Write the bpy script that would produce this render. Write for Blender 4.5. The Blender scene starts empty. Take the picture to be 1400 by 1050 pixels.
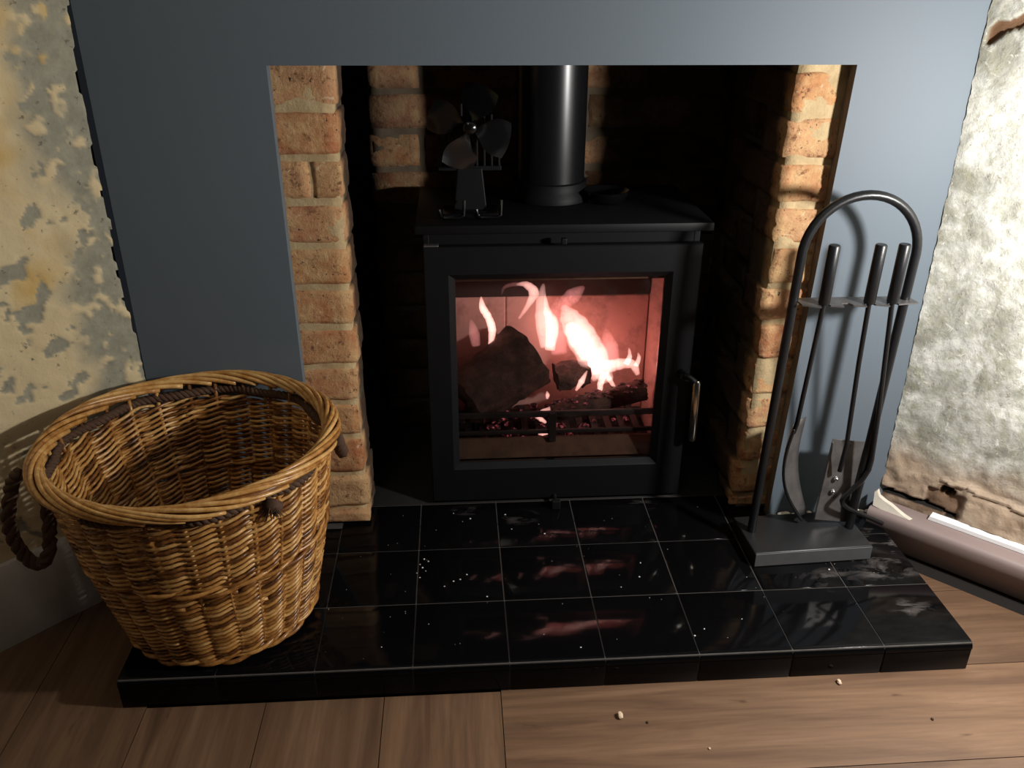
import bpy, bmesh, math, random
from mathutils import Vector, Matrix, noise
random.seed(7)
S = bpy.context.scene
COL = S.collection
PI = math.pi

# ------------------------------------------------------------------ camera
PITCH, YAW, ROLL = 0.44772, 0.06786, -0.00474
cp, sp, cy_, sy_ = math.cos(PITCH), math.sin(PITCH), math.cos(YAW), math.sin(YAW)
fw = Vector((sy_*cp, cy_*cp, -sp)); ri = Vector((cy_, -sy_, 0)); dn = fw.cross(ri)
cr, sr = math.cos(ROLL), math.sin(ROLL)
ri, dn = cr*ri + sr*dn, -sr*ri + cr*dn
cam = bpy.data.objects.new('camera', bpy.data.cameras.new('camera'))
COL.objects.link(cam)
M = Matrix((ri, -dn, -fw)).transposed().to_4x4()
M.translation = Vector((0.2364, -1.0067, 0.9727))
cam.matrix_world = M
cam.data.sensor_fit = 'HORIZONTAL'; cam.data.sensor_width = 36
cam.data.lens = 36*1158.95/1400
cam.data.clip_start = 0.02
S.camera = cam

# ------------------------------------------------------------------ view, world, lamps
S.view_settings.view_transform = 'Standard'
S.view_settings.look = 'None'
S.view_settings.gamma = 1.0
S.view_settings.use_curve_mapping = False
S.view_settings.exposure = 0.0
S.cycles.use_denoising = True
S.cycles.max_bounces = 8
S.cycles.transparent_max_bounces = 16
S.cycles.sample_clamp_indirect = 3.0
W = bpy.data.worlds.new('world'); S.world = W; W.use_nodes = True
W.node_tree.nodes['Background'].inputs[0].default_value = (0.75, 0.85, 1.0, 1)
W.node_tree.nodes['Background'].inputs[1].default_value = 0.012

def lamp(name, loc, power, color, radius, kind='POINT', target=None, angle=120, blend=1.0):
    l = bpy.data.lights.new(name, kind); l.energy = power; l.color = color
    l.shadow_soft_size = radius
    o = bpy.data.objects.new(name, l); COL.objects.link(o); o.location = loc
    if kind == 'SPOT':
        l.spot_size = math.radians(angle); l.spot_blend = blend
        d = Vector(target) - Vector(loc)
        o.rotation_euler = d.to_track_quat('-Z', 'Y').to_euler()
    return o
lamp('work_lamp', (1.21, -0.22, 0.755), 41.0, (1.0, 0.97, 0.94), 0.035)
lamp('added_fill', (-0.2, -1.0, 2.15), 4.5, (1.0, 0.9, 0.78), 0.15)  # added fill without a seen source, lifts the left skirting and floor
lamp('fire_glow', (0.45, 0.61, 0.30), 0.18, (1.0, 0.22, 0.19), 0.06)
lamp('fire_glow', (0.56, 0.62, 0.25), 0.11, (1.0, 0.22, 0.19), 0.055)

# ------------------------------------------------------------------ node helper
def material(name):
    m = bpy.data.materials.new(name); m.use_nodes = True
    nt = m.node_tree; b = nt.nodes['Principled BSDF']
    return m, nt, b
def nd(nt, typ, ins=None, **props):
    n = nt.nodes.new('ShaderNode'+typ)
    for k, v in props.items(): setattr(n, k, v)
    for k, v in (ins or {}).items():
        s = n.inputs[k]
        if isinstance(v, bpy.types.NodeSocket): nt.links.new(v, s)
        else: s.default_value = v
    return n
def c4(c): return (c[0], c[1], c[2], 1) if len(c) == 3 else c
def srgb(r, g, b):
    return tuple(((v/255+0.055)/1.055)**2.4 if v > 10 else v/255/12.92 for v in (r, g, b))
def ramp(nt, fac, stops, interp='LINEAR'):
    n = nd(nt, 'ValToRGB', {0: fac}); cr_ = n.color_ramp; cr_.interpolation = interp
    while len(cr_.elements) < len(stops): cr_.elements.new(0.5)
    for e, (p, c) in zip(cr_.elements, stops):
        e.position = p; e.color = c4(c) if not isinstance(c, (int, float)) else (c, c, c, 1)
    return n.outputs[0]
def noi(nt, vec, scale, detail=4, rough=0.55, dist=0.0):
    return nd(nt, 'TexNoise', {'Vector': vec, 'Scale': scale, 'Detail': detail, 'Roughness': rough, 'Distortion': dist}).outputs['Fac']
def mix(nt, fac, a, b, mode='MIX'):
    n = nd(nt, 'Mix', data_type='RGBA', blend_type=mode)
    for i, v in ((0, fac), (6, a), (7, b)):
        if isinstance(v, bpy.types.NodeSocket): nt.links.new(v, n.inputs[i])
        else: n.inputs[i].default_value = c4(v) if i else v
    return n.outputs[2]
def math_(nt, op, a, b=0.0, c=0.0):
    n = nd(nt, 'Math', operation=op)
    for i, v in enumerate((a, b, c)):
        if isinstance(v, bpy.types.NodeSocket): nt.links.new(v, n.inputs[i])
        else: n.inputs[i].default_value = v
    return n.outputs[0]
def bump(nt, b, h, strength=0.3, dist=0.002):
    n = nd(nt, 'Bump', {'Height': h, 'Strength': strength, 'Distance': dist})
    nt.links.new(n.outputs[0], b.inputs['Normal'])
def pos(nt): return nd(nt, 'NewGeometry').outputs['Position']
def rnd(nt): return nd(nt, 'ObjectInfo').outputs['Random']
def attr(nt, name): return nd(nt, 'Attribute', attribute_name=name)
def setb(b, **k):
    for n, v in k.items():
        b.inputs[n.replace('_', ' ')].default_value = c4(v) if isinstance(v, tuple) else v

def simple(name, color, rough=0.5, metal=0.0, var=0.15, scale=30, bumpk=0.0):
    m, nt, b = material(name); p = pos(nt)
    f = noi(nt, p, scale)
    nt.links.new(mix(nt, f, tuple(c*(1-var) for c in color), tuple(min(1, c*(1+var)) for c in color)), b.inputs['Base Color'])
    setb(b, Roughness=rough, Metallic=metal)
    if bumpk: bump(nt, b, noi(nt, p, scale*6), bumpk, 0.001)
    return m

# ---- materials
MAT = {}
def m_paint():
    m, nt, b = material('slate_paint'); p = pos(nt)
    c = mix(nt, noi(nt, p, 3, 3), (0.108, 0.137, 0.163), (0.128, 0.158, 0.187))
    nt.links.new(c, b.inputs['Base Color']); setb(b, Roughness=0.62)
    bump(nt, b, noi(nt, p, 140, 3), 0.12, 0.001); return m
MAT['paint'] = m_paint()
MAT['board_edge'] = simple('plaster_edge', (0.13, 0.10, 0.075), 0.9, 0, 0.5, 40, 0.5)

def m_left_wall():
    m, nt, b = material('peeling_distemper'); p = pos(nt)
    pm = attr(nt, 'peel').outputs['Fac']; ed = attr(nt, 'raw').outputs['Fac']
    cream = mix(nt, noi(nt, p, 9, 5), srgb(206, 184, 142), srgb(228, 210, 168))
    cream = mix(nt, ramp(nt, noi(nt, p, 5, 3), [(0.60, 0.0), (0.72, 1.0)]), cream, srgb(205, 168, 96))
    grey = mix(nt, noi(nt, p, 38, 6, 0.7), srgb(108, 107, 94), srgb(184, 178, 156))
    c = mix(nt, pm, cream, grey)
    speck = ramp(nt, noi(nt, p, 60, 6, 0.72), [(0.615, 0.0), (0.66, 1.0)])
    c = mix(nt, math_(nt, 'MULTIPLY', speck, 0.75), c, srgb(95, 92, 78))
    c = mix(nt, ed, c, srgb(9, 7, 6))
    nt.links.new(c, b.inputs['Base Color']); setb(b, Roughness=0.85)
    bump(nt, b, noi(nt, p, 90, 6, 0.65), 0.45, 0.003); return m
MAT['left'] = m_left_wall()
def m_right_wall():
    m, nt, b = material('stripped_plaster'); p = pos(nt)
    raw = attr(nt, 'raw').outputs['Fac']; low = attr(nt, 'low').outputs['Fac']; dk = attr(nt, 'dark').outputs['Fac']
    a = mix(nt, ramp(nt, noi(nt, p, 11, 6, 0.65, 0.6), [(0.40, 0.0), (0.62, 1.0)]), srgb(148, 147, 135), srgb(222, 222, 214))
    a = mix(nt, ramp(nt, noi(nt, p, 45, 6, 0.7), [(0.45, 0.0), (0.7, 0.7)]), a, srgb(150, 148, 122))
    a = mix(nt, ramp(nt, noi(nt, p, 70, 5, 0.6, 1.0), [(0.60, 0.0), (0.68, 0.5)]), a, srgb(240, 240, 232))
    a = mix(nt, ramp(nt, noi(nt, p, 130, 5, 0.65, 0.8), [(0.60, 0.0), (0.68, 0.6)]), a, srgb(112, 100, 80))
    tan = mix(nt, noi(nt, p, 30, 6, 0.7), srgb(150, 118, 92), srgb(205, 188, 165))
    c = mix(nt, low, a, tan)
    c = mix(nt, raw, c, srgb(105, 76, 52))
    c = mix(nt, dk, c, srgb(22, 18, 15))
    nt.links.new(c, b.inputs['Base Color']); setb(b, Roughness=0.9)
    bump(nt, b, math_(nt, 'ADD', noi(nt, p, 70, 7, 0.7, 0.4), math_(nt, 'MULTIPLY', noi(nt, p, 210, 5, 0.7), 0.35)), 0.6, 0.004); return m
MAT['right'] = m_right_wall()
def m_brick(name, sooty=None):
    m, nt, b = material(name); p = pos(nt); r = rnd(nt)
    tex = nd(nt, 'VectorMath', {0: p, 1: nd(nt, 'CombineXYZ', {0: math_(nt, 'MULTIPLY', r, 9.0)}).outputs[0]}, operation='ADD').outputs[0]
    base = ramp(nt, r, [(0.0, srgb(172, 104, 66)), (0.3, srgb(190, 132, 84)), (0.6, srgb(178, 118, 88)), (0.85, srgb(196, 150, 106)), (1.0, srgb(160, 96, 62))])
    c = mix(nt, ramp(nt, noi(nt, tex, 28, 6, 0.65), [(0.35, 0.0), (0.65, 1.0)]), base, srgb(206, 168, 120))
    c = mix(nt, ramp(nt, noi(nt, tex, 65, 6, 0.7), [(0.56, 0.0), (0.68, 0.9)]), c, srgb(110, 62, 40))
    c = mix(nt, ramp(nt, noi(nt, tex, 150, 4, 0.6), [(0.64, 0.0), (0.70, 1.0)]), c, srgb(48, 34, 28))
    c = mix(nt, ramp(nt, noi(nt, tex, 40, 5, 0.6, 1.5), [(0.63, 0.0), (0.70, 0.8)]), c, srgb(226, 206, 170))
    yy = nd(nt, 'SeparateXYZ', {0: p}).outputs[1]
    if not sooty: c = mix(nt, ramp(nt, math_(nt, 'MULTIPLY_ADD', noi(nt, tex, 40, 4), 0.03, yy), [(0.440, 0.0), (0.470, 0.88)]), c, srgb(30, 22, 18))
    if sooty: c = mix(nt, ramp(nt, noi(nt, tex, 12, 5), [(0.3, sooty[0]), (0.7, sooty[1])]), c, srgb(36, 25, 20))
    nt.links.new(c, b.inputs['Base Color']); setb(b, Roughness=0.9)
    bump(nt, b, noi(nt, tex, 110, 7, 0.7), 0.8, 0.004); return m
MAT['brick'] = m_brick('old_brick'); MAT['smoky'] = m_brick('smoky_brick', (0.35, 0.75)); MAT['sooty'] = m_brick('sooty_shaded_brick', (0.72, 0.97))
def m_mortar():
    m, nt, b = material('lime_mortar'); p = pos(nt)
    c = mix(nt, noi(nt, p, 35, 6, 0.7), srgb(150, 122, 84), srgb(222, 200, 156))
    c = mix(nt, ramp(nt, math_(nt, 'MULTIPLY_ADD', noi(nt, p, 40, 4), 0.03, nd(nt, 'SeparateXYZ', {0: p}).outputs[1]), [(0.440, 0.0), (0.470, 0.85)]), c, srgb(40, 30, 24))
    nt.links.new(c, b.inputs['Base Color']); setb(b, Roughness=0.95)
    bump(nt, b, noi(nt, p, 120, 6, 0.7), 0.7, 0.003); return m
MAT['mortar'] = m_mortar()
MAT['mortar_soot'] = simple('smoky_mortar', (0.115, 0.085, 0.055), 0.95, 0, 0.5, 30, 0.5)
MAT['soot'] = simple('soot_black', (0.02, 0.018, 0.017), 0.95, 0, 0.4, 20, 0.3)

def m_plank():
    m, nt, b = material('oak_plank')
    tc = nd(nt, 'TexCoord').outputs['Object']; r = rnd(nt)
    off = nd(nt, 'CombineXYZ', {0: math_(nt, 'MULTIPLY', r, 13.0), 1: math_(nt, 'MULTIPLY', r, 7.0)}).outputs[0]
    v = nd(nt, 'VectorMath', {0: tc, 1: off}, operation='ADD').outputs[0]
    vs = nd(nt, 'Mapping', {'Vector': v, 'Scale': (1.2, 14, 14)}).outputs[0]
    vf = nd(nt, 'Mapping', {'Vector': v, 'Scale': (4, 90, 90)}).outputs[0]
    g = noi(nt, vs, 2.2, 6, 0.6, 0.7); g2 = noi(nt, vf, 2.0, 4, 0.6)
    c = ramp(nt, g, [(0.28, srgb(88, 64, 48)), (0.48, srgb(116, 88, 66)), (0.62, srgb(130, 100, 76)), (0.8, srgb(148, 118, 92))])
    c = mix(nt, math_(nt, 'MULTIPLY', g2, 0.45), c, srgb(84, 60, 46), 'MULTIPLY') if False else mix(nt, ramp(nt, g2, [(0.45, 0.0), (0.7, 0.35)]), c, srgb(88, 64, 48))
    kn = ramp(nt, noi(nt, nd(nt, 'Mapping', {'Vector': v, 'Scale': (6, 22, 22)}).outputs[0], 1.6, 3), [(0.68, 0.0), (0.74, 0.8)])
    c = mix(nt, kn, c, srgb(70, 46, 34))
    br = ramp(nt, r, [(0.0, 0.82), (1.0, 1.12)])
    c = mix(nt, 1.0, c, br, 'MULTIPLY')
    nt.links.new(c, b.inputs['Base Color']); setb(b, Roughness=0.5)
    bump(nt, b, g2, 0.15, 0.001); return m
MAT['plank'] = m_plank()
MAT['sub'] = simple('dark_joint_and_shade', (0.010, 0.007, 0.005), 1.0)

def m_tile():
    m, nt, b = material('black_glazed_tile'); p = pos(nt)
    dust = None
    for (x, y, rx, ry, k) in [(1.03, 0.25, .09, .09, 1.0), (1.00, 0.09, .05, .03, .8), (1.0, 0.19, .08, .03, .9), (0.90, 0.17, .05, .04, .8), (0.25, 0.43, .05, .02, .5), (0.60, 0.43, .06, .02, .6), (0.35, 0.40, .05, .03, .5)]:
        mp = nd(nt, 'VectorMath', {0: p, 1: (x, y, 0)}, operation='SUBTRACT').outputs[0]
        mp = nd(nt, 'VectorMath', {0: mp, 1: (1/rx, 1/ry, 0)}, operation='MULTIPLY').outputs[0]
        d = nd(nt, 'VectorMath', {0: mp}, operation='LENGTH').outputs['Value']
        f = ramp(nt, d, [(0.2, k), (1.0, 0.0)])
        dust = f if dust is None else math_(nt, 'MAXIMUM', dust, f)
    n1 = ramp(nt, noi(nt, nd(nt, 'Mapping', {'Vector': p, 'Rotation': (0, 0, 0.6), 'Scale': (14, 34, 20)}).outputs[0], 1.0, 6, 0.65, 0.5), [(0.5, 0.0), (0.66, 0.5)])
    sp_ = ramp(nt, noi(nt, p, 330, 2), [(0.745, 0.0), (0.77, 0.2)])
    fac = math_(nt, 'MAXIMUM', math_(nt, 'MULTIPLY', dust, n1), sp_)
    c = mix(nt, fac, (0.003, 0.003, 0.0035), (0.28, 0.25, 0.24))
    nt.links.new(c, b.inputs['Base Color'])
    rg = math_(nt, 'MULTIPLY_ADD', noi(nt, p, 25, 4), 0.05, 0.07)
    nt.links.new(math_(nt, 'ADD', rg, math_(nt, 'MULTIPLY', fac, 0.6)), b.inputs['Roughness'])
    setb(b, IOR=1.27, Specular_IOR_Level=0.36)
    bump(nt, b, noi(nt, p, 14, 2), 0.05, 0.004); return m
MAT['tile'] = m_tile()
MAT['grout'] = simple('grey_grout', (0.075, 0.068, 0.062), 0.9, 0, 0.4, 60)

def m_stove():
    m, nt, b = material('stove_black_paint'); p = pos(nt)
    c = mix(nt, noi(nt, p, 18, 4), (0.0036, 0.004, 0.005), (0.006, 0.006, 0.0072))
    nt.links.new(c, b.inputs['Base Color']); setb(b, Roughness=0.55, IOR=1.3)
    bump(nt, b, noi(nt, p, 500, 2), 0.1, 0.0005); return m
MAT['stove'] = m_stove()
MAT['flue'] = simple('flue_black', (0.006, 0.006, 0.007), 0.30, 0, 0.15, 20)
MAT['gloss'] = simple('gloss_black', (0.004, 0.004, 0.0045), 0.18)
MAT['chrome'] = simple('chrome', (0.62, 0.57, 0.50), 0.16, 1.0, 0.1)
MAT['iron'] = simple('black_iron', (0.007, 0.0075, 0.0085), 0.36, 0, 0.2, 40, 0.1)
MAT['plate'] = simple('painted_plate', (0.016, 0.016, 0.017), 0.36, 0, 0.2, 40, 0.1)
MAT['lip'] = simple('dusty_grey_lip', (0.075, 0.075, 0.076), 0.55, 0, 0.2, 40, 0.1)
MAT['steel'] = simple('worn_steel', (0.20, 0.19, 0.185), 0.42, 0.75, 0.6, 35, 0.5)
MAT['rivet'] = simple('bright_rivet', (0.8, 0.78, 0.75), 0.25, 1.0)
MAT['verm'] = simple('fire_board', (0.50, 0.29, 0.25), 0.95, 0, 0.3, 14, 0.4)
MAT['vermdark'] = simple('sooted_board', (0.03, 0.018, 0.016), 0.95, 0, 0.5, 12, 0.4)
MAT['grate'] = simple('grate_iron', (0.018, 0.014, 0.012), 0.7, 0, 0.4, 30, 0.3)
MAT['ledge'] = simple('rusty_ledge', (0.11, 0.06, 0.035), 0.8, 0, 0.5, 40, 0.4)
def m_glass():
    m, nt, b = material('stove_glass')
    nt.nodes.remove(b); out = nt.nodes['Material Output']; p = pos(nt)
    t = nd(nt, 'BsdfTransparent', {0: (0.93, 0.91, 0.90, 1)}); g = nd(nt, 'BsdfGlossy', {'Roughness': 0.05})
    fr = nd(nt, 'Fresnel', {'IOR': 1.3})
    mx = nd(nt, 'MixShader', {0: math_(nt, 'MULTIPLY', fr.outputs[0], 0.6), 1: t.outputs[0], 2: g.outputs[0]})
    dirt = nd(nt, 'BsdfDiffuse', {0: (0.05, 0.035, 0.03, 1)})
    df = ramp(nt, noi(nt, p, 22, 6, 0.7), [(0.5, 0.0), (0.8, 0.35)])
    mx2 = nd(nt, 'MixShader', {0: df, 1: mx.outputs[0], 2: dirt.outputs[0]})
    nt.links.new(mx2.outputs[0], out.inputs[0]); return m
MAT['glass'] = m_glass()
def m_log():
    m, nt, b = material('charred_log'); p = pos(nt)
    c = mix(nt, ramp(nt, noi(nt, p, 35, 6, 0.7), [(0.4, 0.0), (0.65, 1.0)]), (0.035, 0.02, 0.016), (0.11, 0.055, 0.042))
    nt.links.new(c, b.inputs['Base Color']); setb(b, Roughness=0.95)
    bump(nt, b, noi(nt, p, 90, 6, 0.7), 0.8, 0.006); return m
MAT['log'] = m_log()
def m_ember():
    m, nt, b = material('glowing_ember'); p = pos(nt)
    f = ramp(nt, noi(nt, p, 130, 4, 0.6), [(0.50, 0.0), (0.72, 1.0)])
    setb(b, Base_Color=(0.03, 0.02, 0.02), Roughness=0.95)
    nt.links.new(mix(nt, f, (0.30, 0.02, 0.05), (1.0, 0.22, 0.24)), b.inputs['Emission Color'])
    nt.links.new(math_(nt, 'MULTIPLY', f, 0.55), b.inputs['Emission Strength']); return m
MAT['ember'] = m_ember()
def m_flame(name, k, col):
    m, nt, b = material(name); nt.nodes.remove(b); out = nt.nodes['Material Output']
    e = nd(nt, 'Emission', {'Color': c4(col), 'Strength': k})
    nt.links.new(e.outputs[0], out.inputs['Volume']); return m
MAT['flame'] = m_flame('flame', 60.0, (1.0, 0.53, 0.46)); MAT['flame_mid'] = m_flame('flame_mid', 125.0, (1.0, 0.50, 0.43)); MAT['flame_fine'] = m_flame('flame_fine', 250.0, (1.0, 0.50, 0.43))
MAT['flame_thin'] = m_flame('flame_thin', 30.0, (1.0, 0.36, 0.34))

def m_wicker():
    m, nt, b = material('varnished_willow'); p = pos(nt)
    a = attr(nt, 'tone').outputs['Fac']
    f = math_(nt, 'MULTIPLY_ADD', noi(nt, p, 55, 4, 0.7), 0.8, math_(nt, 'MULTIPLY_ADD', a, 0.5, -0.15))
    c = ramp(nt, f, [(0.2, srgb(80, 48, 24)), (0.40, srgb(140, 90, 44)), (0.58, srgb(188, 134, 70)), (0.82, srgb(226, 182, 116))])
    nt.links.new(c, b.inputs['Base Color']); setb(b, Roughness=0.27)
    bump(nt, b, noi(nt, p, 260, 4), 0.2, 0.001); return m
MAT['wicker'] = m_wicker()
MAT['rope'] = simple('dark_rope', (0.085, 0.042, 0.022), 0.85, 0, 0.5, 200, 0.6)
MAT['skirt'] = simple('dusty_skirting', (0.27, 0.205, 0.19), 0.55, 0, 0.12, 12, 0.15)
MAT['skirt_white'] = simple('old_white_gloss', (0.60, 0.55, 0.48), 0.5, 0, 0.15, 10, 0.1)
MAT['bright'] = simple('bright_white_batten', (0.92, 0.93, 0.94), 0.5, 0, 0.03)
MAT['chalk'] = simple('broken_plaster', (0.72, 0.66, 0.55), 0.9, 0, 0.2, 60, 0.6)
MAT['chip'] = simple('wood_chip', (0.72, 0.55, 0.38), 0.8, 0, 0.2, 90)
MAT['ash'] = simple('pale_ash', (0.75, 0.73, 0.70), 0.9)
MAT['white'] = simple('ceiling_white', (0.7, 0.69, 0.66), 0.8)

# ------------------------------------------------------------------ mesh helper
class MB:
    def __init__(s): s.v = []; s.f = []; s.mi = []; s.tone = []; s.cur = 0
    def add(s, vs, fs, tone=0.5):
        o = len(s.v); s.v += [tuple(p) for p in vs]; s.f += [tuple(i+o for i in f) for f in fs]
        s.mi += [s.cur]*len(fs); s.tone += [tone]*len(vs); return s
    def bm(s, b):
        b.verts.ensure_lookup_table(); b.verts.index_update()
        s.add([v.co.copy() for v in b.verts], [[v.index for v in f.verts] for f in b.faces]); b.free(); return s
    def box(s, x0, x1, y0, y1, z0, z1, bev=0.0, seg=2, rot=None):
        b = bmesh.new(); bmesh.ops.create_cube(b, size=1)
        for v in b.verts: v.co = Vector((v.co.x*(x1-x0), v.co.y*(y1-y0), v.co.z*(z1-z0)))
        if bev: bmesh.ops.bevel(b, geom=list(b.edges), offset=bev, segments=seg, affect='EDGES', profile=0.5)
        c = Vector(((x0+x1)/2, (y0+y1)/2, (z0+z1)/2))
        for v in b.verts: v.co = (rot @ v.co if rot else v.co) + c
        return s.bm(b)
    def tube(s, pts, r, n=8, closed=False, flat=1.0, up=None, tone=0.5, cap=True):
        pts = [Vector(p) for p in pts]; N = len(pts)
        rs = r if isinstance(r, (list, tuple)) else [r]*N
        fr = []; prev = None
        for i in range(N):
            a = pts[(i-1) % N] if (closed or i) else pts[i]; b = pts[(i+1) % N] if (closed or i < N-1) else pts[i]
            t = (b-a).normalized()
            if prev is None:
                u = Vector(up) if up else (Vector((0, 0, 1)) if abs(t.z) < 0.9 else Vector((1, 0, 0)))
            else: u = prev
            if up: u = Vector(up)
            u = (u - t*u.dot(t)).normalized(); prev = u; fr.append((u, t.cross(u)))
        vs = []
        for p, (u, w), rr in zip(pts, fr, rs):
            for k in range(n):
                a = 2*PI*k/n; vs.append(p + (u*math.cos(a)*flat + w*math.sin(a))*rr)
        fs = []
        for i in range(N if closed else N-1):
            j = (i+1) % N
            for k in range(n): fs.append((i*n+k, i*n+(k+1) % n, j*n+(k+1) % n, j*n+k))
        if cap and not closed: fs += [tuple(reversed(range(n))), tuple((N-1)*n+k for k in range(n))]
        return s.add(vs, fs, tone)
    def lathe(s, prof, c, n=32, closed_prof=False):
        vs = []; fs = []; m = len(prof)
        for r, z in prof:
            for k in range(n): vs.append((c[0]+r*math.cos(2*PI*k/n), c[1]+r*math.sin(2*PI*k/n), c[2]+z))
        for i in range(m if closed_prof else m-1):
            j = (i+1) % m
            for k in range(n): fs.append((i*n+k, i*n+(k+1) % n, j*n+(k+1) % n, j*n+k))
        if not closed_prof: fs += [tuple(reversed(range(n))), tuple((m-1)*n+k for k in range(n))]
        return s.add(vs, fs)
    def prism(s, poly, d0, d1, axis='y', bev=0.0):
        # polygon in the two other axes, extruded from d0 to d1 along axis
        mk = {'y': lambda a, b, d: (a, d, b), 'x': lambda a, b, d: (d, a, b), 'z': lambda a, b, d: (a, b, d)}[axis]
        b = bmesh.new()
        lo = [b.verts.new(mk(p[0], p[1], d0)) for p in poly]; hi = [b.verts.new(mk(p[0], p[1], d1)) for p in poly]
        n = len(poly); b.faces.new(lo); b.faces.new(list(reversed(hi)))
        for i in range(n): b.faces.new((lo[i], hi[i], hi[(i+1) % n], lo[(i+1) % n]))
        bmesh.ops.recalc_face_normals(b, faces=b.faces)
        if bev: bmesh.ops.bevel(b, geom=list(b.edges), offset=bev, segments=2, affect='EDGES', profile=0.5)
        return s.bm(b)
    def xform(s, M):
        s.v = [tuple(M @ Vector(p)) for p in s.v]; return s

WORG = {}
def tag(o, label=None, cat=None, group=None, kind=None):
    for k, v in (('label', label), ('category', cat), ('group', group), ('kind', kind)):
        if v: o[k] = v
    return o
def empty(name, loc, label, cat, group=None):
    o = bpy.data.objects.new(name, None); COL.objects.link(o); o.location = loc; o.empty_display_size = 0.05
    WORG[o.name] = Vector(loc); return tag(o, label, cat, group)
def link(name, me, org, parent=None):
    o = bpy.data.objects.new(name, me); COL.objects.link(o); org = Vector(org)
    WORG[o.name] = org
    o.location = org - (WORG[parent.name] if parent else Vector((0, 0, 0)))
    if parent: o.parent = parent
    return o
def build(name, mb, mats, parent=None, org=None, smooth=False, attrs=None):
    mats = mats if isinstance(mats, (list, tuple)) else [mats]
    V = [Vector(p) for p in mb.v]
    if org is None:
        lo = [min(p[i] for p in V) for i in range(3)]; hi = [max(p[i] for p in V) for i in range(3)]
        org = ((lo[0]+hi[0])/2, (lo[1]+hi[1])/2, lo[2])
    org = Vector(org)
    me = bpy.data.meshes.new(name); me.from_pydata([tuple(p-org) for p in V], [], mb.f)
    for m in mats: me.materials.append(MAT[m])
    if len(mats) > 1: me.polygons.foreach_set('material_index', mb.mi)
    if smooth:
        me.polygons.foreach_set('use_smooth', [True]*len(me.polygons))
        if smooth != 'all': me.set_sharp_from_angle(angle=math.radians(smooth if smooth is not True else 40))
    at = me.attributes.new('tone', 'FLOAT', 'POINT'); at.data.foreach_set('value', mb.tone)
    for k, vals in (attrs or {}).items():
        a = me.attributes.new(k, 'FLOAT', 'POINT'); a.data.foreach_set('value', vals)
    me.update()
    return link(name, me, org, parent)
def fbm(p, sc, o=4): return noise.fractal(Vector(p)*sc, 1.0, 2.1, o)
def sstep(a, b, x):
    t = max(0.0, min(1.0, (x-a)/(b-a))); return t*t*(3-2*t)

# ================================================================== SETTING
FZ = -0.055      # floor level; hearth top is z = 0
R2 = 2**-.5
CL = (-0.318, 0.385); CR = (1.075, 0.385)      # room corners beside the chimney breast
# ---- floor: dark base with planks as parts
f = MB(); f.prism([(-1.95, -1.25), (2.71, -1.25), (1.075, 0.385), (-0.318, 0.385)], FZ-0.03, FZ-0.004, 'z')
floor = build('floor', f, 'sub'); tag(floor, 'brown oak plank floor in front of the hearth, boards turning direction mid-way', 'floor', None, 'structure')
def clip(poly, a, b, c):     # keep a*x + b*y <= c
    out = []
    for i in range(len(poly)):
        p, q_ = poly[i], poly[(i+1) % len(poly)]
        dp, dq = a*p[0]+b*p[1]-c, a*q_[0]+b*q_[1]-c
        if dp <= 0: out.append(p)
        if dp*dq < 0:
            t = dp/(dp-dq); out.append((p[0]+(q_[0]-p[0])*t, p[1]+(q_[1]-p[1])*t))
    return out
def plank(x0, x1, y0, y1, along):
    g = 0.0007
    poly = [(x0+g, y0+g), (x1-g, y0+g), (x1-g, y1-g), (x0+g, y1-g)]
    poly = clip(poly, R2, R2, 0.957); poly = clip(poly, -R2, R2, 0.493)  # boards stop short of right skirting; the dark strip stands in for a shadow
    if len(poly) < 3: return
    ar = abs(sum(poly[i][0]*poly[(i+1) % len(poly)][1]-poly[(i+1) % len(poly)][0]*poly[i][1] for i in range(len(poly))))/2
    if ar < 0.002: return
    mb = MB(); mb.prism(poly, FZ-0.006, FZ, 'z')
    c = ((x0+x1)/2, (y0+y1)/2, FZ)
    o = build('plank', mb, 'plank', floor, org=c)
    if along == 'y':           # grain runs along the object's own x
        me = o.data; rot = Matrix.Rotation(-PI/2, 4, 'Z'); me.transform(rot); o.rotation_euler.z = PI/2
    return o
PW = 0.184
for k in range(-9, 0):
    x0 = 0.289 + k*PW
    ys = [-1.25, -0.62 + 0.31*((k*37) % 5)/5 - 0.3, 0.42]
    for a, b in zip(ys[:-1], ys[1:]):
        b2 = min(b, -0.001) if x0 > -0.30 and b > 0 else b
        if x0 > -0.49 and x0 < -0.3 and b > 0: b2 = b
        plank(x0, x0+PW, a, b2, 'y')
for k in range(-7, 3):
    y0 = 0.01 + k*PW
    lo = 0.289 if y0 < -0.01 else 1.062
    xs = [lo] + [lo + 0.35 + (k*53 % 7)/7*0.5 + 1.22*j for j in range(0, 3)]
    if y0 < -0.01: xs = [lo, lo + 1.1 + (k*53 % 7)/7*0.5, lo + 2.5]
    for a, b in zip(xs[:-1], xs[1:]): plank(a, b, y0, y0+PW, 'x')
for x0, x1, y0, y1 in [(0.289, 1.062, -0.0001-0.006, -0.001)]: pass

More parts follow.
